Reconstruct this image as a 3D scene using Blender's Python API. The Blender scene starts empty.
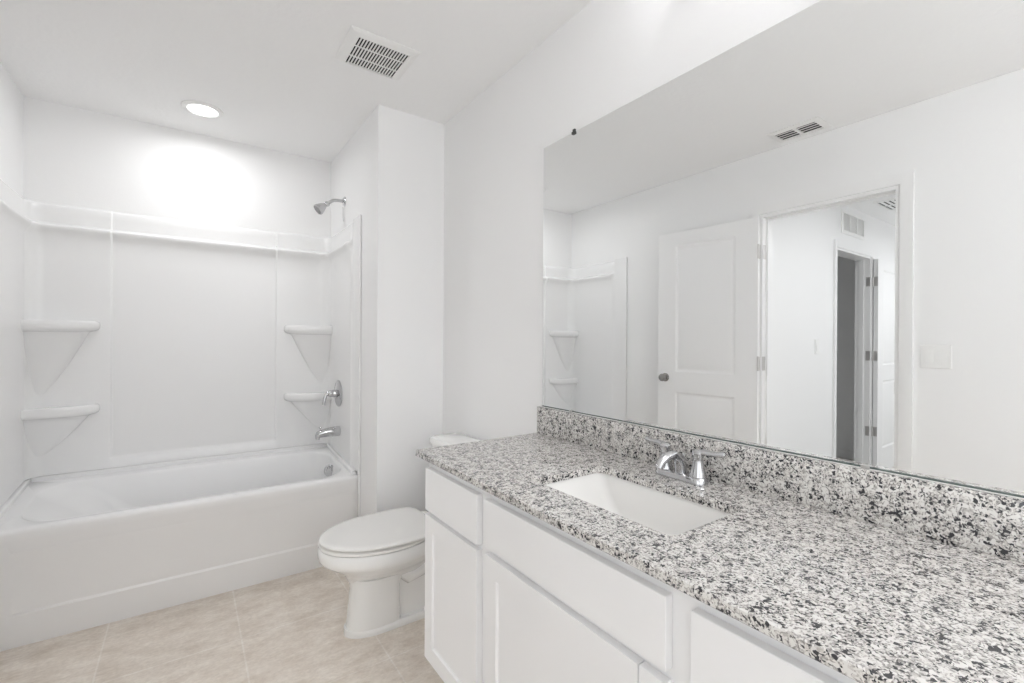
import bpy, bmesh, math, random
from mathutils import Vector, Matrix
random.seed(7)
S = bpy.context.scene
COL = S.collection
PI = math.pi

# ------------------------------------------------------------------ camera, world, big lights, exposure
F_PX, YAW, PITCH, ROLL = 461.7, 0.61267, -0.0024, 0.0051
CAM = Vector((-1.1578, 0.0, 1.2485))
def make_camera():
    fw = Vector((math.sin(YAW), math.cos(YAW), 0)); rt = Vector((math.cos(YAW), -math.sin(YAW), 0)); up = Vector((0, 0, 1))
    c, s = math.cos(PITCH), math.sin(PITCH); fw, up = fw*c + up*s, up*c - fw*s
    c, s = math.cos(ROLL), math.sin(ROLL); rt, up = rt*c + up*s, up*c - rt*s
    cd = bpy.data.cameras.new('camera'); cd.sensor_width = 36; cd.lens = 36*F_PX/1024; cd.clip_start = 0.02
    co = bpy.data.objects.new('camera', cd); COL.objects.link(co)
    m = Matrix.Identity(4)
    for i in range(3):
        m[i][0] = rt[i]; m[i][1] = up[i]; m[i][2] = -fw[i]; m[i][3] = CAM[i]
    co.matrix_world = m
    S.camera = co
make_camera()
wd = bpy.data.worlds.new('world'); S.world = wd; wd.use_nodes = True
wd.node_tree.nodes['Background'].inputs[0].default_value = (0.95, 0.975, 1, 1)
S.view_settings.view_transform = 'Standard'; S.view_settings.look = 'None'
S.view_settings.gamma = 1; S.view_settings.use_curve_mapping = False
S.view_settings.exposure = 0.23
S.cycles.max_bounces = 20; S.cycles.diffuse_bounces = 10; S.cycles.glossy_bounces = 8
S.cycles.sample_clamp_indirect = 6
W_CAN, W_VANITY, W_FILL_GLOBE, W_HALL, SKY = 3.0, 4.5, 16.5, 11.5, 1.9
E_LENS, E_SHADE, E_DOME = 4.0, 1.0, 1.0
wd.node_tree.nodes['Background'].inputs[1].default_value = SKY
def lamp(name, kind, loc, watts, size=0.1, color=(1, 1, 1), spread=180):
    l = bpy.data.lights.new(name, kind); l.energy = watts; l.color = color
    if kind == 'AREA':
        l.shape = 'DISK'; l.size = size; l.spread = math.radians(spread)
    else:
        l.shadow_soft_size = size
    o = bpy.data.objects.new(name, l); o.location = loc; COL.objects.link(o)
    return o

# ------------------------------------------------------------------ materials
def mat(name, color=(.8, .8, .8), rough=.5, metal=0., spec=.5, coat=0., emit=None, bump=None, coat_rough=.05):
    m = bpy.data.materials.new(name); m.use_nodes = True
    b = m.node_tree.nodes['Principled BSDF']
    b.inputs['Base Color'].default_value = (*color, 1); b.inputs['Roughness'].default_value = rough
    b.inputs['Metallic'].default_value = metal; b.inputs['Specular IOR Level'].default_value = spec
    b.inputs['Coat Weight'].default_value = coat; b.inputs['Coat Roughness'].default_value = coat_rough
    if emit:
        b.inputs['Emission Color'].default_value = (*emit[0], 1); b.inputs['Emission Strength'].default_value = emit[1]
    if bump:
        nt = m.node_tree; sc, st, di = bump
        tc = nt.nodes.new('ShaderNodeTexCoord'); n = nt.nodes.new('ShaderNodeTexNoise'); n.inputs['Scale'].default_value = sc
        n.inputs['Detail'].default_value = 3
        bp = nt.nodes.new('ShaderNodeBump'); bp.inputs['Strength'].default_value = st; bp.inputs['Distance'].default_value = di
        nt.links.new(tc.outputs['Object'], n.inputs['Vector']); nt.links.new(n.outputs['Fac'], bp.inputs['Height'])
        nt.links.new(bp.outputs['Normal'], b.inputs['Normal'])
    return m

M = {}
M['wall'] = mat('wall_paint', (.87, .87, .87), .55, spec=.3, bump=(60, .15, .002))
M['ceiling'] = mat('ceiling_paint', (.91, .91, .91), .8, spec=.2, bump=(45, .35, .004))
M['trim'] = mat('white_trim_paint', (.86, .86, .86), .3)
M['cabinet'] = mat('white_cabinet_paint', (.88, .88, .885), .32)
M['acrylic'] = mat('white_acrylic', (.85, .85, .85), .26)
M['porcelain'] = mat('white_porcelain', (.86, .86, .85), .06, coat=.5)
M['seat'] = mat('toilet_seat_plastic', (.84, .83, .81), .2)
M['sink'] = mat('sink_porcelain', (.86, .85, .83), .08, coat=.4)
M['chrome'] = mat('chrome', (.58, .58, .59), .10, 1.)
M['nickel'] = mat('satin_nickel', (.62, .61, .60), .42, 1.)
M['knob'] = mat('dark_nickel', (.40, .39, .38), .25, 1.)
M['mirror'] = mat('mirror_silver', (.93, .94, .94), .0, 1.)
M['mirror_edge'] = mat('mirror_edge', (.12, .15, .14), .2)
M['plastic'] = mat('white_plastic', (.85, .85, .84), .35)
M['clip'] = mat('dark_clip', (.05, .05, .05), .3)
M['dark'] = mat('dark_housing', (.012, .012, .012), .7)
M['caulk'] = mat('caulk', (.8, .79, .77), .5)
M['lens'] = mat('lamp_lens', (1, 1, 1), .4, emit=((.985, .99, 1), E_LENS))
M['shade'] = mat('frosted_shade', (1, 1, 1), .4, emit=((.985, .99, 1), E_SHADE))
M['globe'] = mat('fill_globe', (1, 1, 1), .4, emit=((.985, .99, 1), W_FILL_GLOBE))
M['dome'] = mat('fill_dome', (1, 1, 1), .4, emit=((.975, .985, 1), E_DOME))
M['carpet'] = mat('hall_carpet', (.68, .67, .65), .95, bump=(300, .5, .004))
M['rubber'] = mat('rubber', (.25, .25, .25), .6)

def granite():
    m = bpy.data.materials.new('speckled_granite'); m.use_nodes = True
    nt = m.node_tree; b = nt.nodes['Principled BSDF']; L = nt.links.new; N = nt.nodes.new
    tc = N('ShaderNodeTexCoord')
    nz = N('ShaderNodeTexNoise'); nz.inputs['Scale'].default_value = 70; nz.inputs['Detail'].default_value = 3
    L(tc.outputs['Object'], nz.inputs['Vector'])
    add = N('ShaderNodeVectorMath'); add.operation = 'MULTIPLY_ADD'
    add.inputs[1].default_value = (.010, .010, .010)
    L(nz.outputs['Color'], add.inputs[0]); L(tc.outputs['Object'], add.inputs[2])
    def voro(scale):
        v = N('ShaderNodeTexVoronoi'); v.inputs['Scale'].default_value = scale; L(add.outputs[0], v.inputs['Vector'])
        sp = N('ShaderNodeSeparateColor'); L(v.outputs['Color'], sp.inputs[0]); return sp
    v1 = voro(400); v2 = voro(205)
    cl = N('ShaderNodeTexNoise'); cl.inputs['Scale'].default_value = 42; cl.inputs['Detail'].default_value = 2
    L(tc.outputs['Object'], cl.inputs['Vector'])
    def ma(op, a, c):
        n = N('ShaderNodeMath'); n.operation = op
        for i, q in enumerate((a, c)):
            if isinstance(q, (int, float)): n.inputs[i].default_value = q
            else: L(q, n.inputs[i])
        return n.outputs[0]
    clus = ma('MULTIPLY', ma('SUBTRACT', cl.outputs['Fac'], .5), .75)
    val = ma('ADD', v1.outputs[0], clus)
    r1 = N('ShaderNodeValToRGB'); r1.color_ramp.interpolation = 'CONSTANT'
    stops = [(0, (.74, .72, .69)), (.22, (.64, .615, .59)), (.44, (.51, .485, .46)), (.60, (.37, .355, .34)), (.76, (.25, .235, .225)), (.90, (.035, .035, .04))]
    e = r1.color_ramp.elements
    e[0].position = 0; e[0].color = (*stops[0][1], 1); e[1].position = stops[1][0]; e[1].color = (*stops[1][1], 1)
    for p, c in stops[2:]:
        k = e.new(p); k.color = (*c, 1)
    L(val, r1.inputs[0])
    # bigger black crystals and pale quartz patches
    val2 = ma('ADD', v2.outputs[1], clus)
    gt = ma('GREATER_THAN', val2, .865)
    lt = ma('LESS_THAN', ma('ADD', v2.outputs[2], clus), .16)
    mx = N('ShaderNodeMix'); mx.data_type = 'RGBA'; L(gt, mx.inputs[0]); L(r1.outputs[0], mx.inputs[6]); mx.inputs[7].default_value = (.03, .03, .035, 1)
    mx2 = N('ShaderNodeMix'); mx2.data_type = 'RGBA'; L(lt, mx2.inputs[0]); L(mx.outputs[2], mx2.inputs[6]); mx2.inputs[7].default_value = (.76, .745, .72, 1)
    L(mx2.outputs[2], b.inputs['Base Color'])
    b.inputs['Roughness'].default_value = .06; b.inputs['Specular IOR Level'].default_value = .8
    return m
M['granite'] = granite()

def tile():
    m = bpy.data.materials.new('beige_floor_tile'); m.use_nodes = True
    nt = m.node_tree; b = nt.nodes['Principled BSDF']; L = nt.links.new; N = nt.nodes.new
    tc = N('ShaderNodeTexCoord'); mp = N('ShaderNodeMapping')
    T = .465
    mp.inputs['Location'].default_value = (.505, -2.215, 0)
    L(tc.outputs['Object'], mp.inputs['Vector'])
    br = N('ShaderNodeTexBrick'); br.offset = 0; br.squash = 1
    br.inputs['Scale'].default_value = 1; br.inputs['Brick Width'].default_value = T; br.inputs['Row Height'].default_value = T
    br.inputs['Mortar Size'].default_value = .0035; br.inputs['Mortar Smooth'].default_value = .3; br.inputs['Bias'].default_value = 0
    br.inputs['Color1'].default_value = (.80, .735, .66, 1); br.inputs['Color2'].default_value = (.82, .755, .68, 1)
    br.inputs['Mortar'].default_value = (.88, .83, .77, 1)
    L(mp.outputs[0], br.inputs['Vector'])
    def noise(scale, stretch):
        q = N('ShaderNodeMapping'); q.inputs['Scale'].default_value = stretch; L(tc.outputs['Object'], q.inputs['Vector'])
        n = N('ShaderNodeTexNoise'); n.inputs['Scale'].default_value = scale; n.inputs['Detail'].default_value = 8; n.inputs['Roughness'].default_value = .65
        L(q.outputs[0], n.inputs['Vector']); return n
    n1 = noise(9, (1, 1.8, 1)); n2 = noise(60, (1, 1.5, 1))
    r = N('ShaderNodeValToRGB'); r.color_ramp.elements[0].position = .3; r.color_ramp.elements[0].color = (.80, .76, .72, 1)
    r.color_ramp.elements[1].position = .7; r.color_ramp.elements[1].color = (1.10, 1.12, 1.14, 1); L(n1.outputs['Fac'], r.inputs[0])
    r2 = N('ShaderNodeValToRGB'); r2.color_ramp.elements[0].position = .3; r2.color_ramp.elements[0].color = (.86, .85, .84, 1)
    r2.color_ramp.elements[1].position = .7; r2.color_ramp.elements[1].color = (1.06, 1.06, 1.06, 1); L(n2.outputs['Fac'], r2.inputs[0])
    a = N('ShaderNodeMix'); a.data_type = 'RGBA'; a.blend_type = 'MULTIPLY'; a.inputs[0].default_value = 1
    L(br.outputs['Color'], a.inputs[6]); L(r.outputs[0], a.inputs[7])
    c = N('ShaderNodeMix'); c.data_type = 'RGBA'; c.blend_type = 'MULTIPLY'; c.inputs[0].default_value = 1
    L(a.outputs[2], c.inputs[6]); L(r2.outputs[0], c.inputs[7])
    L(c.outputs[2], b.inputs['Base Color'])
    b.inputs['Roughness'].default_value = .42
    bp = N('ShaderNodeBump'); bp.inputs['Strength'].default_value = .4; bp.inputs['Distance'].default_value = .001; bp.invert = True
    L(br.outputs['Fac'], bp.inputs['Height']); L(bp.outputs['Normal'], b.inputs['Normal'])
    return m
M['tile'] = tile()

# ------------------------------------------------------------------ mesh helpers
class MB:
    def __init__(self): self.bm = bmesh.new()
    def poly(self, pts):
        vs = [self.bm.verts.new(p) for p in pts]
        return self.bm.faces.new(vs)
    def box(self, x0, x1, y0, y1, z0, z1, bev=0., seg=2):
        m = Matrix.Translation(((x0+x1)/2, (y0+y1)/2, (z0+z1)/2)) @ Matrix.Diagonal((abs(x1-x0), abs(y1-y0), abs(z1-z0), 1))
        r = bmesh.ops.create_cube(self.bm, size=1, matrix=m)
        if bev:
            es = list({e for v in r['verts'] for e in v.link_edges})
            bmesh.ops.bevel(self.bm, geom=es, offset=bev, segments=seg, profile=.5, affect='EDGES')
        return self
    def loft(self, rings, cap0=True, cap1=True, closed=True):
        rv = [[self.bm.verts.new(p) for p in r] for r in rings]
        n = len(rv[0])
        for a, b in zip(rv, rv[1:]):
            for i in range(n if closed else n-1):
                j = (i+1) % n
                self.bm.faces.new((a[i], a[j], b[j], b[i]))
        if cap0: self.bm.faces.new(rv[0][::-1])
        if cap1: self.bm.faces.new(rv[-1])
        return self
    def tube(self, path, radii, n=16, flat=1.):
        path = [Vector(p) for p in path]
        if not hasattr(radii, '__len__'): radii = [radii]*len(path)
        ref = None; rings = []
        for i, p in enumerate(path):
            t = (path[min(i+1, len(path)-1)] - path[max(i-1, 0)]).normalized()
            if ref is None:
                ref = Vector((0, 0, 1)) if abs(t.z) < .9 else Vector((0, 1, 0))
            a = (ref - t*ref.dot(t)).normalized(); ref = a; b = t.cross(a)
            rings.append([p + (a*math.cos(2*PI*k/n)*flat + b*math.sin(2*PI*k/n))*radii[i] for k in range(n)])
        return self.loft(rings)
    def lathe(self, prof, origin, axis=(0, 0, 1), n=32):
        ax = Vector(axis).normalized(); o = Vector(origin)
        ref = Vector((0, 0, 1)) if abs(ax.z) < .9 else Vector((1, 0, 0))
        a = (ref - ax*ref.dot(ax)).normalized(); b = ax.cross(a)
        rings = [[o + ax*h + (a*math.cos(2*PI*k/n) + b*math.sin(2*PI*k/n))*max(r, 1e-4) for k in range(n)] for r, h in prof]
        return self.loft(rings)
    def panel_face(self, u0, u1, v0, v1, panels, prof, F):
        """flat face u0..u1 x v0..v1 with moulded panels; F(u,v,depth)->point"""
        us = sorted({u0, u1, *[p[0] for p in panels], *[p[1] for p in panels]})
        vs = sorted({v0, v1, *[p[2] for p in panels], *[p[3] for p in panels]})
        for a, b in zip(us, us[1:]):
            for c, d in zip(vs, vs[1:]):
                hit = any(p[0] <= (a+b)/2 <= p[1] and p[2] <= (c+d)/2 <= p[3] for p in panels)
                if not hit:
                    self.poly([F(a, c, 0), F(b, c, 0), F(b, d, 0), F(a, d, 0)])
        for (a, b, c, d) in panels:
            loops = [[F(a+i, c+i, h), F(b-i, c+i, h), F(b-i, d-i, h), F(a+i, d-i, h)] for i, h in prof]
            self.loft(loops, cap0=False, cap1=True)
    def slab(self, u0, u1, v0, v1, t, panels, prof, F, both=False):
        self.panel_face(u0, u1, v0, v1, panels, prof, F)
        if both: self.panel_face(u0, u1, v0, v1, panels, prof, lambda u, v, d: F(u, v, t-d))
        else: self.poly([F(u0, v0, t), F(u1, v0, t), F(u1, v1, t), F(u0, v1, t)])
        for (a, b), (c, d) in (((u0, v0), (u1, v0)), ((u1, v0), (u1, v1)), ((u1, v1), (u0, v1)), ((u0, v1), (u0, v0))):
            self.poly([F(a, b, 0), F(c, d, 0), F(c, d, t), F(a, b, t)])
    def build(self, name, m, parent=None, smooth=True, angle=35, loc=None):
        bmesh.ops.remove_doubles(self.bm, verts=self.bm.verts, dist=2e-5)
        bmesh.ops.recalc_face_normals(self.bm, faces=self.bm.faces)
        if loc is not None:
            bmesh.ops.translate(self.bm, verts=self.bm.verts, vec=-Vector(loc))
        me = bpy.data.meshes.new(name); self.bm.to_mesh(me); self.bm.free()
        if smooth:
            me.polygons.foreach_set('use_smooth', [True]*len(me.polygons))
            me.set_sharp_from_angle(angle=math.radians(angle))
        for k in (m if isinstance(m, (list, tuple)) else [m]): me.materials.append(k)
        o = bpy.data.objects.new(name, me); COL.objects.link(o)
        if loc is not None: o.location = loc
        if parent is not None:
            o.parent = parent
            if loc is not None: o.location = Vector(loc) - parent.location
        return o

def thing(name, label, cat, loc=(0, 0, 0), rz=0., group=None, kind=None):
    o = bpy.data.objects.new(name, None); COL.objects.link(o)
    o.location = loc; o.rotation_euler = (0, 0, rz); o.empty_display_size = .05
    return tag(o, label, cat, group, kind)
def tag(o, label, cat, group=None, kind=None):
    o['label'] = label; o['category'] = cat
    if group: o['group'] = group
    if kind: o['kind'] = kind
    return o
def struct(o, label, cat): return tag(o, label, cat, None, 'structure')
def sm(t): return t*t*(3-2*t)

# ------------------------------------------------------------------ room dimensions
ZC = 2.44
XL, XW, YB, YT = -1.822, -.370, 3.251, 2.308     # left wall, tub wing wall, back wall, wall behind toilet
YF = -1.50                                        # wall behind the camera
DO0, DO1, DH = .797, 1.488, 2.045                # bathroom doorway in the left wall (y range, height)
XH = -1.942                                      # hall side of the left wall
YH = 1.620                                       # hall wall with the second door
HX0, HX1 = -3.345, -4.125                        # hall doorway (x range)
XE = -5.7

# floor and ceilings
b = MB(); b.box(XH, .12, YF-.1, YB+.1, -.1, 0); struct(b.build('floor', M['tile'], smooth=False), 'beige square stone-look tile floor of the bathroom', 'floor')
b = MB(); b.box(XE-.1, XH, 0, 3.9, -.1, 0); struct(b.build('floor_hall', M['carpet'], smooth=False), 'grey floor of the hallway beyond the bathroom doorway', 'floor')
b = MB(); b.box(XH, .12, YF-.1, YB+.1, ZC, ZC+.1); struct(b.build('ceiling', M['ceiling'], smooth=False), 'white textured ceiling above the bathtub and vanity', 'ceiling')
b = MB(); b.box(XE-.1, XH, 0, 3.9, ZC, ZC+.1); struct(b.build('ceiling_hall', M['ceiling'], smooth=False), 'bright white hallway ceiling seen in the mirror through the doorway', 'ceiling')
# walls
b = MB(); b.box(0, .12, YF-.1, YB+.1, 0, ZC); struct(b.build('wall_right', M['wall'], smooth=False), 'long white wall carrying the big mirror', 'wall')
b = MB(); b.box(XW, 0, YT, YB+.1, 0, ZC); struct(b.build('wall_wing', M['wall'], smooth=False), 'white wing wall between the tub and the toilet', 'wall')
b = MB(); b.box(XH, XW, YB, YB+.1, 0, ZC); struct(b.build('wall_back', M['wall'], smooth=False), 'white wall above the long side of the tub surround', 'wall')
LY, LZ = (-1.30, -.12), (.75, 2.10)
b = MB()
b.box(XH, XL, YF-.1, LY[0], 0, ZC); b.box(XH, XL, LY[1], DO0, 0, ZC); b.box(XH, XL, LY[0], LY[1], 0, LZ[0]); b.box(XH, XL, LY[0], LY[1], LZ[1], ZC); b.box(XH, XL, DO1, YB, 0, ZC); b.box(XH, XL, DO0, DO1, DH, ZC)
struct(b.build('wall_left', M['wall'], smooth=False), 'white wall with the open doorway, reflected in the mirror', 'wall')
b = MB()
WX, WZ = (-1.55, -.25), (.75, 2.10)
b.box(XL, WX[0], YF-.1, YF, 0, ZC); b.box(WX[1], 0, YF-.1, YF, 0, ZC); b.box(WX[0], WX[1], YF-.1, YF, 0, WZ[0]); b.box(WX[0], WX[1], YF-.1, YF, WZ[1], ZC)
struct(b.build('wall_front', M['wall'], smooth=False), 'plain white bathroom wall facing the tub, behind the viewer', 'wall')
b = MB()
b.box(HX0, XH, YH, YH+.12, 0, ZC); b.box(XE, HX1, YH, YH+.12, 0, ZC); b.box(HX1, HX0, YH, YH+.12, DH, ZC)
struct(b.build('wall_hall', M['wall'], smooth=False), 'bright white hallway wall with a grille and a second doorway', 'wall')
b = MB(); b.box(XE-.1, XH, 0, .1, 0, ZC); struct(b.build('wall_hall_side', M['wall'], smooth=False), 'hallway wall opposite the second doorway', 'wall')
b = MB(); b.box(XE-.1, XE, .1, 3.8, 0, ZC); struct(b.build('wall_hall_end', M['wall'], smooth=False), 'white wall closing the far end of the hallway', 'wall')
b = MB(); b.box(XE, XH, 3.15, 3.25, 0, ZC); struct(b.build('wall_far_room', M['wall'], smooth=False), 'grey unlit wall of the dark room beyond the hallway', 'wall')
b = MB(); b.box(-4.75, -4.65, YH+.12, 3.15, 0, ZC); struct(b.build('wall_far_room_side', M['wall'], smooth=False), 'side wall of the dark room beyond the hallway', 'wall')
b = MB()
def wf(g, y): return [(WX[0]+g, y, WZ[0]+g), (WX[1]-g, y, WZ[0]+g), (WX[1]-g, y, WZ[1]-g), (WX[0]+g, y, WZ[1]-g)]
b.loft([wf(.04, YF-.08), wf(.04, YF-.04), wf(0, YF-.04), wf(0, YF-.08), wf(.04, YF-.08)], cap0=False, cap1=False)
b.box((WX[0]+WX[1])/2-.018, (WX[0]+WX[1])/2+.018, YF-.075, YF-.045, WZ[0]+.04, WZ[1]-.04)
struct(b.build('fill_window_1', M['trim'], smooth=False), 'added white framed window behind the viewer, for fill light', 'window')  # unseen window added to let in soft frontal fill
b = MB()
def lf(g, x): return [(x, LY[0]+g, LZ[0]+g), (x, LY[1]-g, LZ[0]+g), (x, LY[1]-g, LZ[1]-g), (x, LY[0]+g, LZ[1]-g)]
b.loft([lf(.04, XL-.08), lf(.04, XL-.04), lf(0, XL-.04), lf(0, XL-.08), lf(.04, XL-.08)], cap0=False, cap1=False)
b.box(XL-.075, XL-.045, (LY[0]+LY[1])/2-.018, (LY[0]+LY[1])/2+.018, LZ[0]+.04, LZ[1]-.04)
struct(b.build('fill_window_2', M['trim'], smooth=False), 'added white framed window in the side wall behind the viewer, for fill light', 'window')  # second unseen window, added to light the cabinet fronts
# baseboards
def baseboard(name, x0, x1, y0, y1, label):
    b = MB(); b.box(x0, x1, y0, y1, 0, .085, .004); struct(b.build(name, M['trim']), label, 'baseboard')
baseboard('baseboard_wing', XW, -.001, YT-.013, YT, 'white baseboard behind the toilet')
baseboard('baseboard_left', XL, XL+.013, DO1+.062, 2.56, 'white baseboard on the wall behind the open bathroom door')
baseboard('baseboard_far_room', -4.65, XH, 3.137, 3.15, 'white baseboard in the dark room beyond the hall')
baseboard('baseboard_far_room_side', -4.65, -4.637, YH+.13, 3.137, 'white baseboard on the side wall of the dark room')
baseboard('baseboard_hall', HX0+.062, XH-.001, YH-.013, YH, 'white baseboard along the bright hallway wall')

# door casings (trim) ------------------------------------------------
def casing_mb(b, F, a0, a1, h, w=.057, t=.016):
    """casing on a wall face around opening a0..a1; F(a,z,out)->point"""
    prof = [(.006, 0), (.006, t*.55), (.014, t*.75), (.03, t*.8), (.046, t), (.006+w, t), (.006+w, 0)]
    rings = []
    for (a, z, sa, sz) in ((a0, 0, -1, 0), (a0, h, -1, 1), (a1, h, 1, 1), (a1, 0, 1, 0)):
        rings.append([F(a + sa*q, z + sz*q, o) for q, o in prof])
    b.loft(rings)
b = MB()
casing_mb(b, lambda a, z, o: (XL+o, a, z), DO0, DO1, DH)
c = tag(thing('trim_1', 'white casing and jambs around the bathroom doorway', 'door trim'), 'white casing and jambs around the bathroom doorway', 'door trim', None, 'structure')
b.build('casing', M['trim'], c)
b = MB()
b.box(XH-.001, XL+.001, DO0, DO0+.012, 0, DH-.012); b.box(XH-.001, XL+.001, DO1-.012, DO1, 0, DH-.012); b.box(XH-.001, XL+.001, DO0, DO1, DH-.012, DH)
for (y0, y1, z0, z1) in ((DO0+.012, DO0+.024, 0, DH-.024), (DO1-.024, DO1-.012, 0, DH-.024), (DO0+.012, DO1-.012, DH-.024, DH-.012)):
    b.box(-1.90, -1.865, y0, y1, z0, z1)
b.build('jamb', M['trim'], c, smooth=False)
b = MB(); b.box(-1.853, -1.826, DO0+.011, DO0+.0145, .985, 1.045, .001); b.build('strike_plate', M['nickel'], c)
c2 = tag(thing('trim_2', 'white casing and jambs around the hallway doorway', 'door trim'), 'white casing and jambs around the hallway doorway', 'door trim', None, 'structure')
b = MB(); casing_mb(b, lambda a, z, o: (a, YH-o, z), HX1, HX0, DH); b.build('casing', M['trim'], c2)
b = MB()
b.box(HX0-.012, HX0, YH-.001, YH+.121, 0, DH-.012); b.box(HX1, HX1+.012, YH-.001, YH+.121, 0, DH-.012); b.box(HX1, HX0, YH-.001, YH+.121, DH-.012, DH)
b.box(HX1+.012, HX1+.024, YH+.05, YH+.085, 0, DH-.012); b.box(HX0-.024, HX0-.012, YH+.05, YH+.085, 0, DH-.012)
b.build('jamb', M['trim'], c2, smooth=False)

# door leaves: local x from hinge, y thickness 0..t, z up ---------------
RAISED = [(0, 0), (.012, .007), (.022, .008), (.04, .003)]
def door_leaf(name, label, w, loc, rz, knob_z=.985, hinge_z=(.30, 1.11, 1.815), flip=False):
    t = .035; H = 2.030
    r = thing(name, label, 'door', loc, rz, None, 'structure')
    st = .138
    b = MB()
    b.slab(0, w, .012, H, t, [(st, w-st, .24, .885), (st, w-st, 1.03, H-.095)], RAISED, lambda u, v, d: (u, d, v), both=True)
    b.build('leaf', M['trim'], r, angle=20)
    for s, y in ((-1, 0), (1, t)):
        k = MB()
        k.lathe([(.031, 0), (.031, .004), (.024, .008), (.011, .010), (.010, .022), (.016, .028), (.026, .036), (.0275, .044), (.024, .052), (.012, .056), (.0, .0565)] if s < 0 else
                [(.031, 0), (.031, .004), (.011, .008), (.010, .02), (.024, .03), (.026, .038), (.02, .045), (0, .047)], (w-.06, y, knob_z), (0, s, 0), 28)
        k.build('knob', M['knob'], r)
    for z in hinge_z:
        h = MB()
        h.tube([(-.004, -.004 if not flip else t+.004, z-.045), (-.004, -.004 if not flip else t+.004, z+.045)], .006, 12)
        h.box(-.0015, .0005, .001, t-.003, z-.044, z+.044)
        h.build('hinge', M['nickel'], r)
    return r
# bathroom door, swung back against the left wall: leaf runs +y from the hinge, slightly off the wall
def place_leaf(hx, hy, ex, ey): return math.atan2(ey-hy, ex-hx)
hx, hy = XL+.020, DO1-.003
ang = place_leaf(hx, hy, -1.735, 2.19)
# local +y (leaf thickness) must point towards the wall (-x): rotating +x to ~+y makes local y point to -x
door_leaf('door_1', 'open white two-panel bathroom door with round nickel knob', .70, (hx+.02, hy, 0), ang)
# hall door folded back against the hall wall
# leaf runs along -x from the hinge; local +y then points to -y, so the hall-facing side is y=t
door_leaf('door_2', 'open white two-panel door folded back along the hallway wall', .76, (HX1-.012, YH-.020, 0), PI, hinge_z=(.41, 1.12, 1.82))
hj = MB()
for z in (.41, 1.12, 1.82):
    hj.box(HX1+.0115, HX1+.014, YH-.001, YH+.032, z-.044, z+.044)
hj.build('hinge_leaf', M['nickel'], c2)
hb = MB()
for z in (.30, 1.11, 1.815):
    hb.box(XL-.034, XL-.001, DO1-.0145, DO1-.0115, z-.044, z+.044)
hb.build('hinge_leaf', M['nickel'], c)

# ------------------------------------------------------------------ bathtub
def rrect(x0, x1, y0, y1, r, zf, n=10):
    pts = []
    for cx, cy, a0 in ((x1-r, y1-r, 0), (x0+r, y1-r, PI/2), (x0+r, y0+r, PI), (x1-r, y0+r, 1.5*PI)):
        for k in range(n+1):
            a = a0 + PI/2*k/n
            x, y = cx + r*math.cos(a), cy + r*math.sin(a)
            pts.append((x, y, zf(x, y) if callable(zf) else zf))
    return pts
TX0, TX1, TY0, TY1 = XL+.012, XW-.003, 2.602, 3.232
zr = lambda x, y: .489 + (y-TY0)*.078
tub = thing('bathtub', 'white alcove bathtub with a flat front apron along the back wall', 'bathtub', (-1.1, 2.9, 0))
O = (-1.1, 2.9, 0)
b = MB()
dz = lambda h: (lambda x, y: zr(x, y)-h)
ix0, ix1, iy0, iy1 = -1.725, -.425, 2.662, 3.150
rings = [rrect(TX0, TX1, TY0+.02, TY1, .004, dz(.10)), rrect(TX0, TX1, TY0+.004, TY1, .004, dz(.04)), rrect(TX0, TX1, TY0, TY1, .005, dz(.016)), rrect(TX0, TX1, TY0+.003, TY1, .006, dz(.005)),
         rrect(TX0+.003, TX1-.003, TY0+.010, TY1-.003, .008, dz(0)),
         rrect(ix0-.012, ix1+.012, iy0-.012, iy1+.012, .152, dz(0)),
         rrect(ix0-.004, ix1+.004, iy0-.004, iy1+.004, .145, dz(.004)),
         rrect(ix0, ix1, iy0, iy1, .14, dz(.014))]
for k in range(1, 11):
    t = k/10
    e = t**1.15
    xs0 = ix0 + .50*(t**.9); xs1 = ix1 - .05*t
    z1 = lambda x, y, t=t: (zr(x, y)-.014)*(1-t) + .115*t
    rings.append(rrect(xs0, xs1, iy0+.055*t, iy1-.055*t, .14-.01*t, z1))
rings.append(rrect(ix0+.56, ix1-.10, iy0+.10, iy1-.10, .10, .103))
b.loft(rings, cap0=False, cap1=True)
# upstand lip where the tub meets the surround
for (x0, x1, y0, y1) in ((TX0, TX1, TY1-.014, TY1+.018), (TX0+.001, TX0+.024, TY0+.03, TY1+.018), (TX1-.030, TX1-.001, TY0+.03, TY1+.018)):
    n0 = len(b.bm.verts)
    b.box(x0, x1, y0, y1, 0, .03, .006, 3)
    b.bm.verts.ensure_lookup_table()
    for v in list(b.bm.verts)[n0:]:
        v.co.z += zr(v.co.x, v.co.y) - .008
b.build('basin', M['acrylic'], tub, angle=50, loc=O)
b = MB()
# apron leans in slightly towards the floor, with a shallow sunk field
def FA(u, v, d):
    t = v/.476
    return (u, 2.666 - .060*t + d, v)
b.slab(TX0-.01, TX1+.001, 0, .476, .02, [(-1.735, TX1-.012, .135, .468)], [(0, 0), (.010, .0045)], FA)
b.build('apron', M['acrylic'], tub, angle=25, loc=O)
for (x0, x1) in ((XL+.0005, XL+.008), (XW-.008, XW-.0005)):
    b = MB(); b.box(x0, x1, 2.571, 2.606, 0, .4985, .002)
    b.build('side_flange', M['acrylic'], tub, loc=O)
b = MB()
ox = ix1 - .012
b.lathe([(.040, 0), (.040, .004), (.036, .009), (.012, .011), (0, .011)], (ox-.004, 2.955, .443), (-1, -.75, .12), 28)
for k in range(8):
    a = k*PI/4
    b.lathe([(.008, 0), (.006, .004), (0, .0045)], Vector((ox-.0105, 2.950, .444)) + Vector((.6*math.cos(a)*.022, -.8*math.cos(a)*.022, math.sin(a)*.022)), (-1, -.75, .12), 8)
b.build('overflow_plate', M['chrome'], tub, loc=O)
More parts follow.
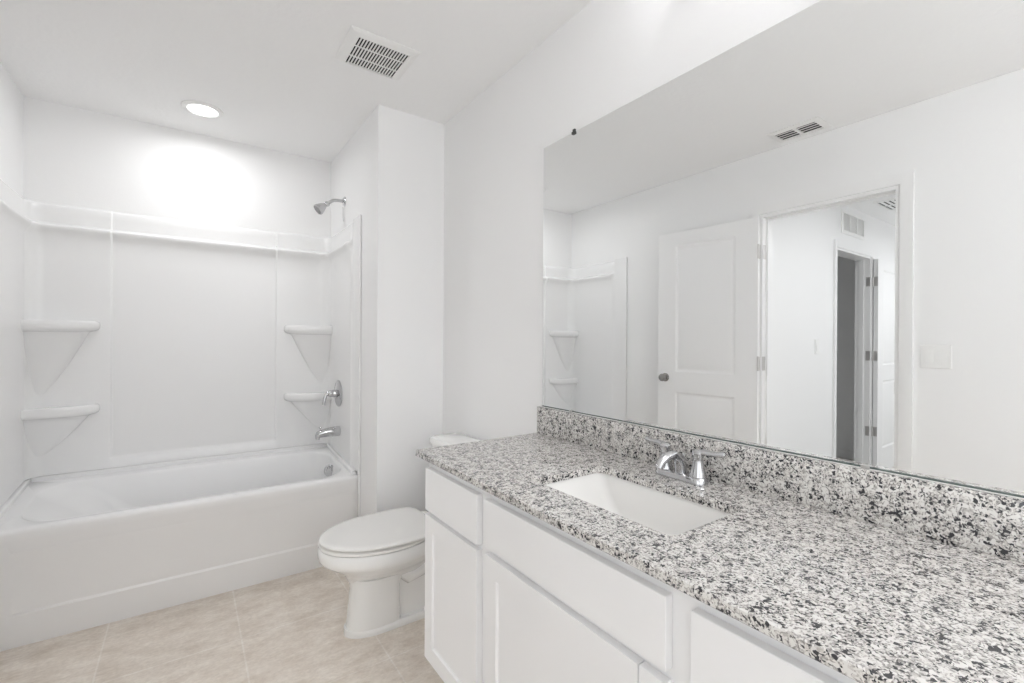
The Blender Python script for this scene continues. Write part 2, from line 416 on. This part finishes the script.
b = MB(); b.lathe([(.035, 0), (.035, .003), (.026, .006), (0, .006)], (-.60, 2.92, .103), (0, 0, 1), 24); b.build('drain', M['chrome'], tub, loc=O)

# ------------------------------------------------------------------ tub surround: one folded sheet with a ledge band, four corner shelves
sur = thing('shower_surround', 'white three-sided acrylic tub surround with ledge and corner shelves', 'shower surround', (-1.1, 3.2, .5))
SO = (-1.1, 3.2, .5)
px0, px1, py1, py0, R = XL+.020, XW-.018, YB-.026, 2.571, .060
def plan():
    """(point, inward normal, tag) along right wall -> back -> left wall"""
    out = []
    for y in (py0, py0+.004, 2.600, 2.632, 2.694, 2.700, 2.712, 2.718, 2.73, 2.80, 2.95, 3.08, py1-R): out.append(((px1, y), (-1, 0)))
    for k in range(1, 10):
        a = PI/2*k/10; out.append(((px1-R+R*math.cos(a), py1-R+R*math.sin(a)), (-math.cos(a), -math.sin(a))))
    for x in (px1-R, -.50, -.60, -.690, -.698, -.706, -.716, -.9, -1.1, -1.3, -1.474, -1.484, -1.492, -1.50, -1.60, -1.70, px0+R): out.append(((x, py1), (0, -1)))
    for k in range(1, 10):
        a = PI/2 + PI/2*k/10; out.append(((px0+R+R*math.cos(a), py1-R+R*math.sin(a)), (-math.cos(a), -math.sin(a))))
    for y in (py1-R, 3.08, 2.95, 2.80, 2.73, 2.718, 2.712, 2.700, 2.694, 2.632, 2.600, py0+.004, py0): out.append(((px0, y), (1, 0)))
    return out
ZL = 1.808
zs = [.50, .56, .606, .612, .618, .626, .70, .9, 1.1, 1.3, 1.5, 1.65, ZL-.05, ZL-.025, ZL-.012, ZL-.004, ZL+.003, ZL+.008, ZL+.012, ZL+.018, ZL+.04, 1.88, 1.910, 1.918, 1.922, 1.925]
def lipf(z):
    d = z-ZL
    if d < -.05 or d > .018: return 0.
    if d <= 0: return .024*sm((d+.05)/.05) if d > -.05 else 0
    return .024*max(0., 1-(d/.016)**2) if d < .016 else 0
rings = []
P_ = plan()
for (p, n) in P_:
    ring = []
    x, y = p
    side = abs(n[0]) > .99
    strip = side and y < 2.697
    for z in zs:
        o = 0.
        zz = z if y < 2.59 else max(z, zr(x, y)+.0235 + .0006*zs.index(z))
        if side and y <= 2.715:
            o = -.006 if strip else (-.006 + .006*(y-2.697)/.018 if y < 2.715 else 0)
            if strip: zz += (.013 if z > 1.85 else 0)
        lw = 1. if not side else sm(min(1, max(0, (y-2.700)/.03)))
        o += lipf(z)*lw
        if not side and -1.4925 < x < -.6975 and abs(n[1]) > .99:
            f = min(1, (x+1.4925)/.008, (-.6975-x)/.008); g = min(1, max(0, (z-.606)/.012))
            if f > 0: o -= .010*f*g
        if z > 1.905: o -= .012*((z-1.905)/.02)**2 if not strip else 0
        ring.append((x + n[0]*o, y + n[1]*o, zz))
    rings.append(ring)
b = MB()
first = [(XW-.0015 , py0, q[2]) for q in rings[0]]
last = [(XL+.0015, py0, q[2]) for q in rings[-1]]
b.loft([first]+rings+[last], cap0=False, cap1=False, closed=False)
# turn the top edge back to the walls
top = [r[-1] for r in rings]
outer = []
for (p, n), q in zip(P_, top):
    xx = min(max(q[0] - n[0]*.03, XL+.001), XW-.001); yy = min(q[1] - n[1]*.03, YB-.001)
    outer.append((xx, yy, q[2]+.001))
b.loft([top, outer], cap0=False, cap1=False, closed=False)
b.build('wall_panel', M['acrylic'], sur, angle=40, loc=SO)
def corner_shelf(sx, ztop, drop):
    """sx=-1 left corner, +1 right corner"""
    cx = px0 - .004 if sx < 0 else px1 + .004
    cy = py1 + .004
    a, c = .275, .105
    def ring(s, z, t=1.):
        pts = [(cx, cy, z)]
        for k in range(21):
            th = PI/2*k/20
            pts.append((cx - sx*a*s*(math.cos(th)**.8), cy - c*s*t*(math.sin(th)**.75), z))
        return pts
    b = MB()
    rs = [ring(.90, ztop-.006), ring(.94, ztop-.0015), ring(.965, ztop), ring(.985, ztop-.004), ring(.997, ztop-.012), ring(1, ztop-.022), ring(.996, ztop-.034), ring(.975, ztop-.043), ring(.935, ztop-.049), ring(.89, ztop-.052), ring(.845, ztop-.058, .78)]
    for k in range(1, 13):
        t = k/12
        rs.append(ring(.84*(1-t)**.8 + .14*t, ztop-.058-drop*t, .75-.30*t))
    b.loft(rs)
    return b.build('corner_shelf', M['acrylic'], sur, angle=50, loc=SO)
for sx in (-1, 1):
    corner_shelf(sx, 1.336, .33); corner_shelf(sx, .907, .20)

# ------------------------------------------------------------------ shower fittings
XP = px1 - .001
sh = thing('wall_shower', 'small chrome shower head on a bent arm high on the wall', 'shower head', (XW, 2.912, 2.095))
FO = (XW, 2.912, 2.095)
b = MB(); b.lathe([(.030, 0), (.030, .003), (.024, .008), (.014, .013), (0, .013)], (XW-.001, 2.912, 2.095), (-1, 0, 0), 24); b.build('flange', M['chrome'], sh, loc=FO)
b = MB(); b.tube([(XW-.005, 2.912, 2.095), (XW-.04, 2.912, 2.095), (XW-.065, 2.912, 2.091), (XW-.082, 2.912, 2.081), (XW-.100, 2.912, 2.065)], .0095, 14); b.build('shower_arm', M['chrome'], sh, loc=FO)
ax = Vector((-.75, 0, -.62)).normalized(); o0 = Vector((XW-.096, 2.912, 2.069))
b = MB(); b.lathe([(.012, 0), (.016, .006), (.016, .016), (.012, .022), (.016, .030), (.026, .050), (.031, .066), (.033, .072), (.033, .080), (.029, .082)], o0, ax, 28); b.build('spray_head', M['chrome'], sh, loc=FO)
b = MB(); b.lathe([(.0285, 0), (.0285, .002), (0, .0025)], o0 + ax*.0815, ax, 24); b.build('spray_face', M['rubber'], sh, loc=FO)
b = MB(); b.tube([(XW-.006, 2.931, 2.066), (XW-.006, 2.930, 2.03), (XW-.005, 2.932, 2.0), (XW-.008, 2.912, 1.972)], .0013, 6); b.build('hanging_thread', M['rubber'], sh, loc=FO)

va = thing('shower_valve', 'round chrome shower valve plate with a down-turned lever handle', 'shower valve', (XP, 2.960, .915))
VO = (XP, 2.960, .915)
b = MB(); b.lathe([(.082, 0), (.082, .003), (.076, .008), (.045, .013), (.03, .016), (0, .016)], VO, (-1, 0, 0), 40); b.build('escutcheon', M['chrome'], va, loc=VO)
b = MB(); b.lathe([(.024, 0), (.024, .02), (.021, .030), (.022, .034), (.021, .044), (.016, .051), (0, .053)], (XP-.012, 2.960, .915), (-1, 0, 0), 28)
b.tube([(XP-.048, 2.960, .922), (XP-.066, 2.958, .920), (XP-.080, 2.955, .902), (XP-.088, 2.952, .872), (XP-.091, 2.951, .850)], [.012, .011, .010, .0095, .008], 14)
b.build('lever_handle', M['chrome'], va, loc=VO)
sp = thing('tub_spout', 'chrome tub spout with diverter knob low on the surround', 'tub spout', (XP, 2.94, .685))
b = MB()
pr = [(0, .030, 0), (.01, .031, 0), (.05, .029, -.001), (.09, .026, -.003), (.118, .023, -.007), (.134, .018, -.013), (.140, .011, -.018)]
b.loft([[(XP-d, 2.94 + r*.92*math.cos(2*PI*k/24), .685 + dzz + r*math.sin(2*PI*k/24)) for k in range(24)] for d, r, dzz in pr])
b.lathe([(.011, 0), (.012, .016), (.011, .018), (0, .018)], (XP-.123, 2.94, .664), (-.25, 0, -1), 18)
b.build('spout_body', M['chrome'], sp, loc=(XP, 2.94, .685))
b = MB(); b.lathe([(.004, 0), (.004, .014), (.008, .017), (.008, .024), (.005, .027), (0, .027)], (XP-.112, 2.94, .694), (0, 0, 1), 14); b.build('diverter_knob', M['chrome'], sp, loc=(XP, 2.94, .685))

# ------------------------------------------------------------------ toilet
TYC = 1.995
to = thing('toilet', 'white elongated toilet with closed lid between vanity and tub', 'toilet', (-.35, TYC, 0))
TO = (-.35, TYC, 0)
def egg(ub, uf, cu, hw, z, n=48, pw=1., pb=1.):
    pts = []
    for k in range(n):
        a = 2*PI*k/n; c, s = math.cos(a), math.sin(a)
        if c >= 0: u = cu + (uf-cu)*(abs(c)**pw)
        else: u = cu - (cu-ub)*(abs(c)**pb)
        pts.append((-u, TYC + hw*math.copysign(abs(s)**(pw if c >= 0 else pb), s), z))
    return pts
b = MB()
# bowl: from the pedestal neck out to the rim, then down inside
bowl = [(.22, .600, .42, .080, .225), (.21, .612, .43, .104, .250), (.20, .640, .44, .140, .278), (.19, .680, .44, .172, .306), (.19, .704, .45, .188, .324), (.185, .714, .45, .194, .334), (.185, .717, .45, .196, .346), (.185, .717, .45, .196, .379), (.19, .712, .45, .192, .385)]
b.loft([egg(u0, u1, cu, hw, z) for u0, u1, cu, hw, z in bowl])
# front pedestal
ped = [(.385, .606, .47, .076, .028), (.388, .602, .47, .077, .05), (.39, .595, .47, .080, .12), (.39, .588, .47, .083, .19), (.38, .592, .46, .094, .24)]
b.loft([egg(u0, u1, cu, hw, z, pw=.85, pb=.35) for u0, u1, cu, hw, z in ped])
# rear body and tank deck
b.loft([egg(.06, .42, .25, hw, z, pw=.4, pb=.35) for hw, z in ((.058, .02), (.052, .12), (.054, .22), (.078, .30), (.105, .36))])
b.box(-.30, -.03, TYC-.105, TYC+.105, .345, .385, .012, 3)
# foot
b.loft([egg(.06, .614, .46, hw, z, pw=.95, pb=.4) for z, hw in ((0, .079), (.014, .081), (.024, .079), (.031, .074))])
# trapway bulges on both sides
for s in (-1, 1):
    y = TYC + s*.044
    b.tube([(-.395, y, .245), (-.345, y, .20), (-.29, y, .215), (-.245, y, .255), (-.20, y, .24), (-.165, y, .17), (-.15, y, .09), (-.15, y, .03)], [.032, .036, .036, .036, .036, .036, .036, .034], 18)
b.build('bowl', M['porcelain'], to, angle=45, loc=TO)
b = MB()
b.loft([egg(.215, .711, .45, .190, .3865), egg(.213, .715, .45, .195, .390), egg(.213, .715, .45, .195, .398), egg(.218, .708, .45, .189, .4010)])
b.build('seat', M['seat'], to, angle=45, loc=TO)
b = MB()
def lid(z, g=0.): return egg(.226+g, .714-g, .44, .194-g, z, pw=1., pb=.34)
b.loft([lid(.4065, .007), lid(.4085, .001), lid(.413), lid(.4175, .003), lid(.4198, .010), lid(.4202, .03)])
for s in (-1, 1):
    b.box(-.235, -.200, TYC+s*.075-.022, TYC+s*.075+.022, .387, .415, .006, 3)
b.build('lid', M['seat'], to, angle=45, loc=TO)
b = MB()
def tank(z, hw, u0, u1, r=.035): return rrect(-u1, -u0, TYC-.04-hw*1.08, TYC-.04+hw*1.08, r, z, 8)
b.loft([tank(.385, .110, .035, .165), tank(.40, .116, .03, .175), tank(.60, .121, .026, .182), tank(.746, .123, .024, .184)])
b.build('tank', M['porcelain'], to, angle=45, loc=TO)
b = MB()
b.loft([tank(.745, .124, .020, .187), tank(.748, .130, .016, .192), tank(.766, .131, .015, .193), tank(.775, .128, .018, .190), tank(.779, .118, .028, .180)])
b.build('tank_lid', M['porcelain'], to, angle=45, loc=TO)
b = MB(); b.lathe([(.014, 0), (.014, .006), (0, .008)], (-.185, TYC-.09, .70), (-1, 0, 0), 16); b.tube([(-.191, TYC-.09, .70), (-.200, TYC-.07, .698), (-.200, TYC-.02, .690)], [.006, .006, .007], 10)
b.build('flush_lever', M['chrome'], to, loc=TO)
for s in (-1, 1):
    b = MB(); b.lathe([(.014, 0), (.013, .012), (.007, .018), (0, .019)], (-.27, TYC+s*.075, .031), (0, 0, 1), 16)
    b.build('bolt_cap', M['plastic'], to, loc=TO)

# ------------------------------------------------------------------ vanity cabinet
CY0, CY1 = .055, 1.388                       # cabinet near and far ends
XF, XD = -.510, -.529                        # face frame plane, door face plane
ZB, ZT = .205, .862                          # bottom of the box, underside of the worktop
vn = thing('vanity_cabinet', 'white shaker vanity cabinet under the granite worktop', 'vanity cabinet', (-.25, .7, 0))
VNO = (-.25, .7, 0)
SX0, SX1, SY0, SY1 = -.412, -.163, .534, .960   # sink cut-out
b = MB()
b.box(XF, -.001, CY1-.018, CY1, ZB, ZT); b.box(XF, -.001, CY0, CY0+.018, ZB, ZT)
b.box(XF, XF+.019, CY0+.018, CY1-.018, ZB, ZT)
b.box(XF+.019, -.001, CY0+.018, CY1-.018, ZB, ZB+.018); b.box(-.013, -.001, CY0+.018, CY1-.018, ZB, ZT-.1)
b.build('carcass', M['cabinet'], vn, smooth=False, loc=VNO)
b = MB(); b.box(XF+.075, -.001, CY0+.002, CY1-.002, 0, ZB); b.build('toe_kick', M['cabinet'], vn, smooth=False, loc=VNO)
def front(name, y0, y1, z0, z1, shaker):
    b = MB()
    t = XF - XD - .0005
    if shaker:
        b.slab(y0, y1, z0, z1, t, [(y0+.050, y1-.050, z0+.050, z1-.050)], [(0, 0), (.0035, .007)], lambda u, v, d: (XD+d, u, v))
        return b.build(name, M['cabinet'], vn, smooth=False, loc=VNO)
    b.box(XD, XF-.0005, y0, y1, z0, z1, .0012, 1)
    return b.build(name, M['cabinet'], vn, smooth=False, loc=VNO)
front('drawer_front', 1.053, 1.3765, .703, .838, False)
front('door', 1.053, 1.3765, .228, .690, True)
front('drawer_front', .462, 1.018, .716, .838, False)
front('door', .5180, 1.010, .228, .698, True)
front('door', .462, .5160, .228, .698, False)
front('drawer_front', .100, .418, .703, .838, False)
front('door', .100, .418, .228, .690, True)

# worktop with undermount cut-out
WT = .882
b = MB()
WX0, WX1, WY0, WY1 = -.535, -.001, .0, 1.445
def wt_ring(g, z): return rrect(WX0+g, WX1-g, WY0+g, WY1-g, .004, z, 9)
def ho_ring(g, z): return rrect(SX0-g, SX1+g, SY0-g, SY1+g, .022, z, 9)
rgs = [ho_ring(0, ZT+.0003), ho_ring(0, WT-.002), ho_ring(.002, WT), wt_ring(.002, WT), wt_ring(0, WT-.002), wt_ring(0, ZT+.0003+.0015), wt_ring(.0015, ZT+.0003)]
b.loft(rgs+[rgs[0]], cap0=False, cap1=False)
wt = tag(b.build('countertop', M['granite'], angle=30), 'speckled grey and black granite worktop on the vanity', 'countertop')
b = MB(); b.box(-.021, -.0015, WY0+.002, WY1-.001, WT+.0003, .986, .0018, 2)
bs = b.build('backsplash', M['granite'])
b = MB(); b.box(-.0115, -.0016, WY0+.003, WY1-.003, .9863, .9880, .0007); b.build('caulk_bead', M['caulk'], bs)
tag(bs, 'low speckled granite backsplash strip under the mirror', 'backsplash')
# sink
si = thing('sink', 'white rectangular undermount sink in the granite worktop', 'sink', (-.29, .75, .73))
SIO = (-.29, .75, .73)
b = MB()
def sk(g, z, r=.03, gx=0): return rrect(SX0-.004+g, SX1+.004-g, SY0-.004+g, SY1+.004-g-gx, r, z, 8)
zt = ZT-.0006
b.loft([rrect(SX0-.022, SX1+.022, SY0-.022, SY1+.022, .03, zt-.012, 8), rrect(SX0-.022, SX1+.022, SY0-.022, SY1+.022, .03, zt, 8), sk(0, zt, .025), sk(.003, zt-.008, .028), sk(.010, zt-.05, .03, .02), sk(.020, zt-.09, .035, .05), sk(.032, zt-.112, .04, .08), sk(.05, zt-.122, .045, .10), sk(.085, zt-.126, .03, .11)], cap0=False, cap1=True)
b.build('basin', M['sink'], si, angle=50, loc=SIO)
b = MB(); b.lathe([(.022, 0), (.022, .002), (.016, .004), (.013, .002), (0, .002)], (-.275, .72, zt-.126), (0, 0, 1), 24); b.build('drain', M['chrome'], si, loc=SIO)

# faucet: 4-inch centre-set with two levers
fa = thing('faucet', 'chrome two-handle faucet behind the sink', 'faucet', (-.078, .748, WT))
FX, FY = -.078, .748; FAO = (FX, FY, WT)
b = MB()
b.loft([rrect(FX-.026+g, FX+.026-g, FY-.075+g, FY+.075-g, .0255-g, WT+z, 8) for g, z in ((.0, .0003), (0, .010), (.004, .016), (.010, .018))])
b.build('base_plate', M['chrome'], fa, loc=FAO)
b = MB()
b.tube([(FX, FY, WT+.015), (FX-.002, FY, WT+.038), (FX-.014, FY, WT+.058), (FX-.036, FY, WT+.069), (FX-.062, FY, WT+.066), (FX-.086, FY, WT+.054), (FX-.094, FY, WT+.041)], [.017, .015, .0135, .012, .011, .0105, .010], 18)
b.build('spout', M['chrome'], fa, loc=FAO)
for s in (-1, 1):
    y = FY + s*.050
    b = MB()
    b.lathe([(.022, 0), (.022, .006), (.019, .012), (.015, .030), (.0125, .045), (.013, .050), (.0155, .056), (.015, .064), (.010, .070), (0, .071)], (FX, y, WT+.016), (0, 0, 1), 24)
    b.tube([(FX, y, WT+.079), (FX+.002, y+s*.022, WT+.083), (FX+.004, y+s*.048, WT+.082), (FX+.006, y+s*.066, WT+.085), (FX+.006, y+s*.071, WT+.085)], [.0085, .008, .007, .0075, .004], 12)
    b.build('lever_handle', M['chrome'], fa, loc=FAO)
b = MB(); b.tube([(FX+.014, FY, WT+.014), (FX+.014, FY, WT+.055)], .0025, 8); b.lathe([(.0025, 0), (.006, .004), (.006, .010), (0, .013)], (FX+.014, FY, WT+.054), (0, 0, 1), 12); b.build('lift_rod', M['chrome'], fa, loc=FAO)

# ------------------------------------------------------------------ mirror
mi = thing('mirror', 'large frameless wall mirror above the granite backsplash', 'mirror', (0, .7, .99))
MO = (0, .7, .99)
b = MB(); b.box(-.0060, -.0005, .002, 1.427, .9916, 2.009)
mg = b.build('mirror_glass', [M['mirror'], M['mirror_edge']], mi, smooth=False, loc=MO)
for p in mg.data.polygons: p.material_index = 0 if abs(p.normal.x) > .9 else 1
b = MB(); b.box(-.0085, -.0005, .002, 1.427, .9884, .9915); b.build('bottom_gap_strip', M['mirror_edge'], mi, smooth=False, loc=MO)  # dark strip drawn in for the shadow gap below the glass
for (y, z, top) in ((1.252, 2.009, 1), (.30, 2.009, 1), (1.258, .9895, 0), (.36, .9895, 0)):
    b = MB()
    if top:
        b.box(-.012, -.0005, y-.008, y+.008, z-.008, z+.002, .002); b.box(-.009, -.0005, y-.006, y+.006, z+.001, z+.012, .002)
    else:
        b.box(-.012, -.0087, y-.008, y+.008, z-.003, z+.006, .0015)
    b.build('mirror_clip', M['clip'] if top else M['nickel'], mi, loc=MO)

# ------------------------------------------------------------------ ceiling fixtures
def can_light(x, y, label, watts):
    r = thing('recessed_light', label, 'ceiling light', (x, y, ZC))
    b = MB(); b.lathe([(.092, -.0005), (.092, .004), (.088, .008), (.070, .010), (.066, .006), (.066, .0035)], (x, y, ZC), (0, 0, -1), 48)
    b.build('trim_ring', M['plastic'], r, loc=(x, y, ZC))
    b = MB(); b.lathe([(.0655, .001), (.0655, .005), (0, .0055)], (x, y, ZC), (0, 0, -1), 48); b.build('lens', M['lens'], r, loc=(x, y, ZC))
    lamp('recessed_lamp', 'AREA', (x, y, ZC-.012), watts, .125, (.985, .99, 1), 175)
can_light(-1.096, 2.890, 'round recessed ceiling light over the bathtub', W_CAN)
gl = thing('added_globe_light', 'unseen white globe ceiling light added at the near end of the bathroom', 'ceiling light', (-.42, -.95, ZC))  # unseen globe added as soft fill for walls and ceiling
b = MB(); b.lathe([(.07, -.0005), (.07, .015), (.05, .025), (.02, .03), (.015, .12), (.05, .135), (0, .136)], (-.42, -.95, ZC), (0, 0, -1), 32); b.build('canopy', M['plastic'], gl, loc=(-.42, -.95, ZC))
b = MB(); b.lathe([(.14*math.sin(PI*k/16), .265-.14*math.cos(PI*k/16)) for k in range(17)], (-.42, -.95, ZC), (0, 0, -1), 32); b.build('glass_globe', M['globe'], gl, loc=(-.42, -.95, ZC))

# exhaust fan grille
fx0, fx1, fy0, fy1 = -.653, -.371, 1.786, 2.038
ef = thing('exhaust_fan', 'white exhaust fan grille with dark slots in the ceiling', 'exhaust fan', ((fx0+fx1)/2, (fy0+fy1)/2, ZC))
EO = ((fx0+fx1)/2, (fy0+fy1)/2, ZC)
gx0, gx1, gy0, gy1 = -.614, -.405, 1.826, 2.024
b = MB()
def fr(x0, x1, y0, y1, z): return [(x0, y0, z), (x1, y0, z), (x1, y1, z), (x0, y1, z)]
b.loft([fr(gx0, gx1, gy0, gy1, ZC-.003), fr(gx0, gx1, gy0, gy1, ZC-.010), fr(gx0-.008, gx1+.008, gy0-.008, gy1+.008, ZC-.011), fr(fx0+.012, fx1-.012, fy0+.012, fy1-.012, ZC-.008), fr(fx0, fx1, fy0, fy1, ZC-.003), fr(fx0, fx1, fy0, fy1, ZC-.0005)], cap0=False, cap1=False)
b.build('cover_frame', M['plastic'], ef, smooth=False, loc=EO)
b = MB()
n = 17; pitch = (gx1-gx0)/n
for k in range(n+1):
    x = gx0 + k*pitch
    b.box(max(gx0, x-pitch*.23), min(gx1, x+pitch*.23), gy0, gy1, ZC-.010, ZC-.0075)
for y in (gy0+(gy1-gy0)*.31, gy0+(gy1-gy0)*.69): b.box(gx0, gx1, y-.003, y+.003, ZC-.0097, ZC-.0072)
b.build('slats', M['plastic'], ef, smooth=False, loc=EO)
b = MB(); b.box(gx0-.006, gx1+.006, gy0-.006, gy1+.006, ZC-.0025, ZC-.0008); b.build('fan_housing', M['dark'], ef, smooth=False, loc=EO)

def register(name, label, x0, x1, y0, y1, banks, cat='air vent', along='y', blades=4):
    c = ((x0+x1)/2, (y0+y1)/2, ZC)
    r = thing(name, label, cat, c)
    b = MB(); m = .030
    b.loft([fr(x0+m, x1-m, y0+m, y1-m, ZC-.003), fr(x0+m, x1-m, y0+m, y1-m, ZC-.010), fr(x0, x1, y0, y1, ZC-.004), fr(x0, x1, y0, y1, ZC-.0005)], cap0=False, cap1=False)
    if banks > 1:
        if along == 'y': b.box(x0+m, x1-m, (y0+y1)/2-.007, (y0+y1)/2+.007, ZC-.010, ZC-.003)
        else: b.box((x0+x1)/2-.007, (x0+x1)/2+.007, y0+m, y1-m, ZC-.010, ZC-.003)
    b.build('frame', M['plastic'], r, smooth=False, loc=c)
    b = MB()
    for k in range(blades):
        if along == 'y':
            x = x0+m + (x1-x0-2*m)*(k+.5)/blades
            h = (x1-x0-2*m)/blades*.46
            b.loft([[(x-h, yy, ZC-.006), (x+h*.2, yy, ZC-.0095), (x+h*.3, yy, ZC-.0085), (x-h*.8, yy, ZC-.005)] for yy in (y0+m, y1-m)])
        else:
            y = y0+m + (y1-y0-2*m)*(k+.5)/blades
            h = (y1-y0-2*m)/blades*.46
            b.loft([[(xx, y-h, ZC-.006), (xx, y+h*.2, ZC-.0095), (xx, y+h*.3, ZC-.0085), (xx, y-h*.8, ZC-.005)] for xx in (x0+m, x1-m)])
    b.build('louvers', M['plastic'], r, smooth=False, loc=c)
    b = MB(); b.box(x0+m-.004, x1-m+.004, y0+m-.004, y1-m+.004, ZC-.0028, ZC-.0008); b.build('duct', M['dark'], r, smooth=False, loc=c)
register('ceiling_register', 'white two-bank ceiling air register above the bathroom doorway wall', -1.755, -1.575, 1.070, 1.340, 2)
register('ceiling_register', 'white ceiling air register in the hallway, beyond the doorway', -4.02, -3.62, 1.22, 1.46, 2, along='x', blades=5)

# return grille on the hall wall
rx0, rx1, rz0, rz1 = -3.94, -3.43, 2.185, 2.385
gr = thing('return_grille', 'white wall grille above the hallway door casing', 'air vent', ((rx0+rx1)/2, YH, rz0))
GO = ((rx0+rx1)/2, YH, rz0)
b = MB()
def fw_(x0, x1, z0, z1, y): return [(x0, y, z0), (x1, y, z0), (x1, y, z1), (x0, y, z1)]
m = .028
b.loft([fw_(rx0+m, rx1-m, rz0+m, rz1-m, YH-.003), fw_(rx0+m, rx1-m, rz0+m, rz1-m, YH-.012), fw_(rx0, rx1, rz0, rz1, YH-.006), fw_(rx0, rx1, rz0, rz1, YH-.0005)], cap0=False, cap1=False)
for k in (1, 2):
    x = rx0+m + (rx1-rx0-2*m)*k/3; b.box(x-.008, x+.008, YH-.012, YH-.003, rz0+m, rz1-m)
b.build('frame', M['plastic'], gr, smooth=False, loc=GO)
b = MB()
for k in range(10):
    z = rz0+m + (rz1-rz0-2*m)*(k+.5)/10
    b.loft([[(x, YH-.004, z+.006), (x, YH-.011, z-.004), (x, YH-.010, z-.005), (x, YH-.003, z+.005)] for x in (rx0+m, rx1-m)])
b.build('louvers', M['plastic'], gr, smooth=False, loc=GO)
b = MB(); b.box(rx0+m-.004, rx1-m+.004, YH-.0028, YH-.0008, rz0+m-.004, rz1-m+.004); b.build('duct', M['plastic'], gr, smooth=False, loc=GO)

# switches
def switch(label, origin, F, gangs):
    r = thing('light_switch', label, 'light switch', origin)
    w = .072 + .046*(gangs-1); h = .116
    b = MB()
    b.loft([[F(-w/2+g, -h/2+g, o), F(w/2-g, -h/2+g, o), F(w/2-g, h/2-g, o), F(-w/2+g, h/2-g, o)] for g, o in ((0, .0005), (0, .003), (.004, .006))])
    b.build('wall_plate', M['plastic'], r, angle=20, loc=origin)
    for k in range(gangs):
        u = (k-(gangs-1)/2)*.046
        b = MB()
        b.loft([[F(u-.0165, -.033, .005), F(u+.0165, -.033, .005), F(u+.0165, .033, .005), F(u-.0165, .033, .005)], [F(u-.0160, -.0325, .0105), F(u+.0160, -.0325, .0105), F(u+.0160, .0325, .0065), F(u-.0160, .0325, .0065)]])
        b.build('rocker', M['plastic'], r, angle=20, loc=origin)
    for k in range(gangs):
        u = (k-(gangs-1)/2)*.046
        for v in (-.048, .048):
            b = MB(); c = Vector(F(u, v, .0055)); n = Vector(F(u, v, 1)) - Vector(F(u, v, 0))
            b.lathe([(.003, 0), (.003, .001), (0, .0012)], c, n, 10)
            b.build('screw', M['plastic'], r, loc=origin)
switch('white double rocker switch on the wall beside the doorway', (XL, .649, 1.180), lambda u, v, o: (XL+o, .649-u, 1.180+v), 2)
switch('white single rocker switch on the bright hallway wall', (-2.97, YH, 1.21), lambda u, v, o: (-2.97+u, YH-o, 1.21+v), 1)

# lamps outside the picture: vanity bar over the mirror, unseen flush lights added to brighten the hall
vl = thing('vanity_light', 'three-globe vanity light bar high above the mirror', 'wall light', (0, .55, 2.25))
b = MB(); b.box(-.03, -.0005, .28, .82, 2.245, 2.315, .006)
for y in (.36, .55, .74): b.tube([(-.03, y, 2.28), (-.075, y, 2.28), (-.09, y, 2.29)], .009, 12)
b.build('back_plate', M['chrome'], vl, loc=(0, .55, 2.25))
for y in (.36, .55, .74):
    b = MB(); b.lathe([(.02, -.01), (.035, .0), (.055, .04), (.060, .08), (.056, .105), (.05, .105), (.03, .05), (0, .045)], (-.10, y, 2.285), (0, 0, 1), 28); b.build('glass_shade', M['shade'], vl, loc=(0, .55, 2.25))
    lamp('vanity_lamp', 'POINT', (-.10, y, 2.385), W_VANITY/3, .03, (.985, .99, 1))
def flush(x, label, k):
    hl = thing('added_flush_light', label, 'ceiling light', (x, .55, ZC), group='added flush lights in the hallway')
    b = MB(); b.lathe([(.16, -.0005), (.16, .02), (.15, .025), (0, .026)], (x, .55, ZC), (0, 0, -1), 32); b.build('base', M['plastic'], hl, loc=(x, .55, ZC))
    b = MB(); b.lathe([(.14, .02), (.135, .05), (.10, .075), (.05, .088), (0, .09)], (x, .55, ZC), (0, 0, -1), 32); b.build('glass_shade', M['dome'], hl, loc=(x, .55, ZC))
    lamp('hall_fill_lamp', 'AREA', (x, .55, ZC-.10), W_HALL*k, .3, (.975, .985, 1))
flush(-2.75, 'added round flush ceiling light in the hallway, nearer the bathroom', .6)
flush(-4.55, 'added round flush ceiling light deep in the hallway, past the second doorway', 1.0)  # second unseen lamp, added to brighten the open hall door
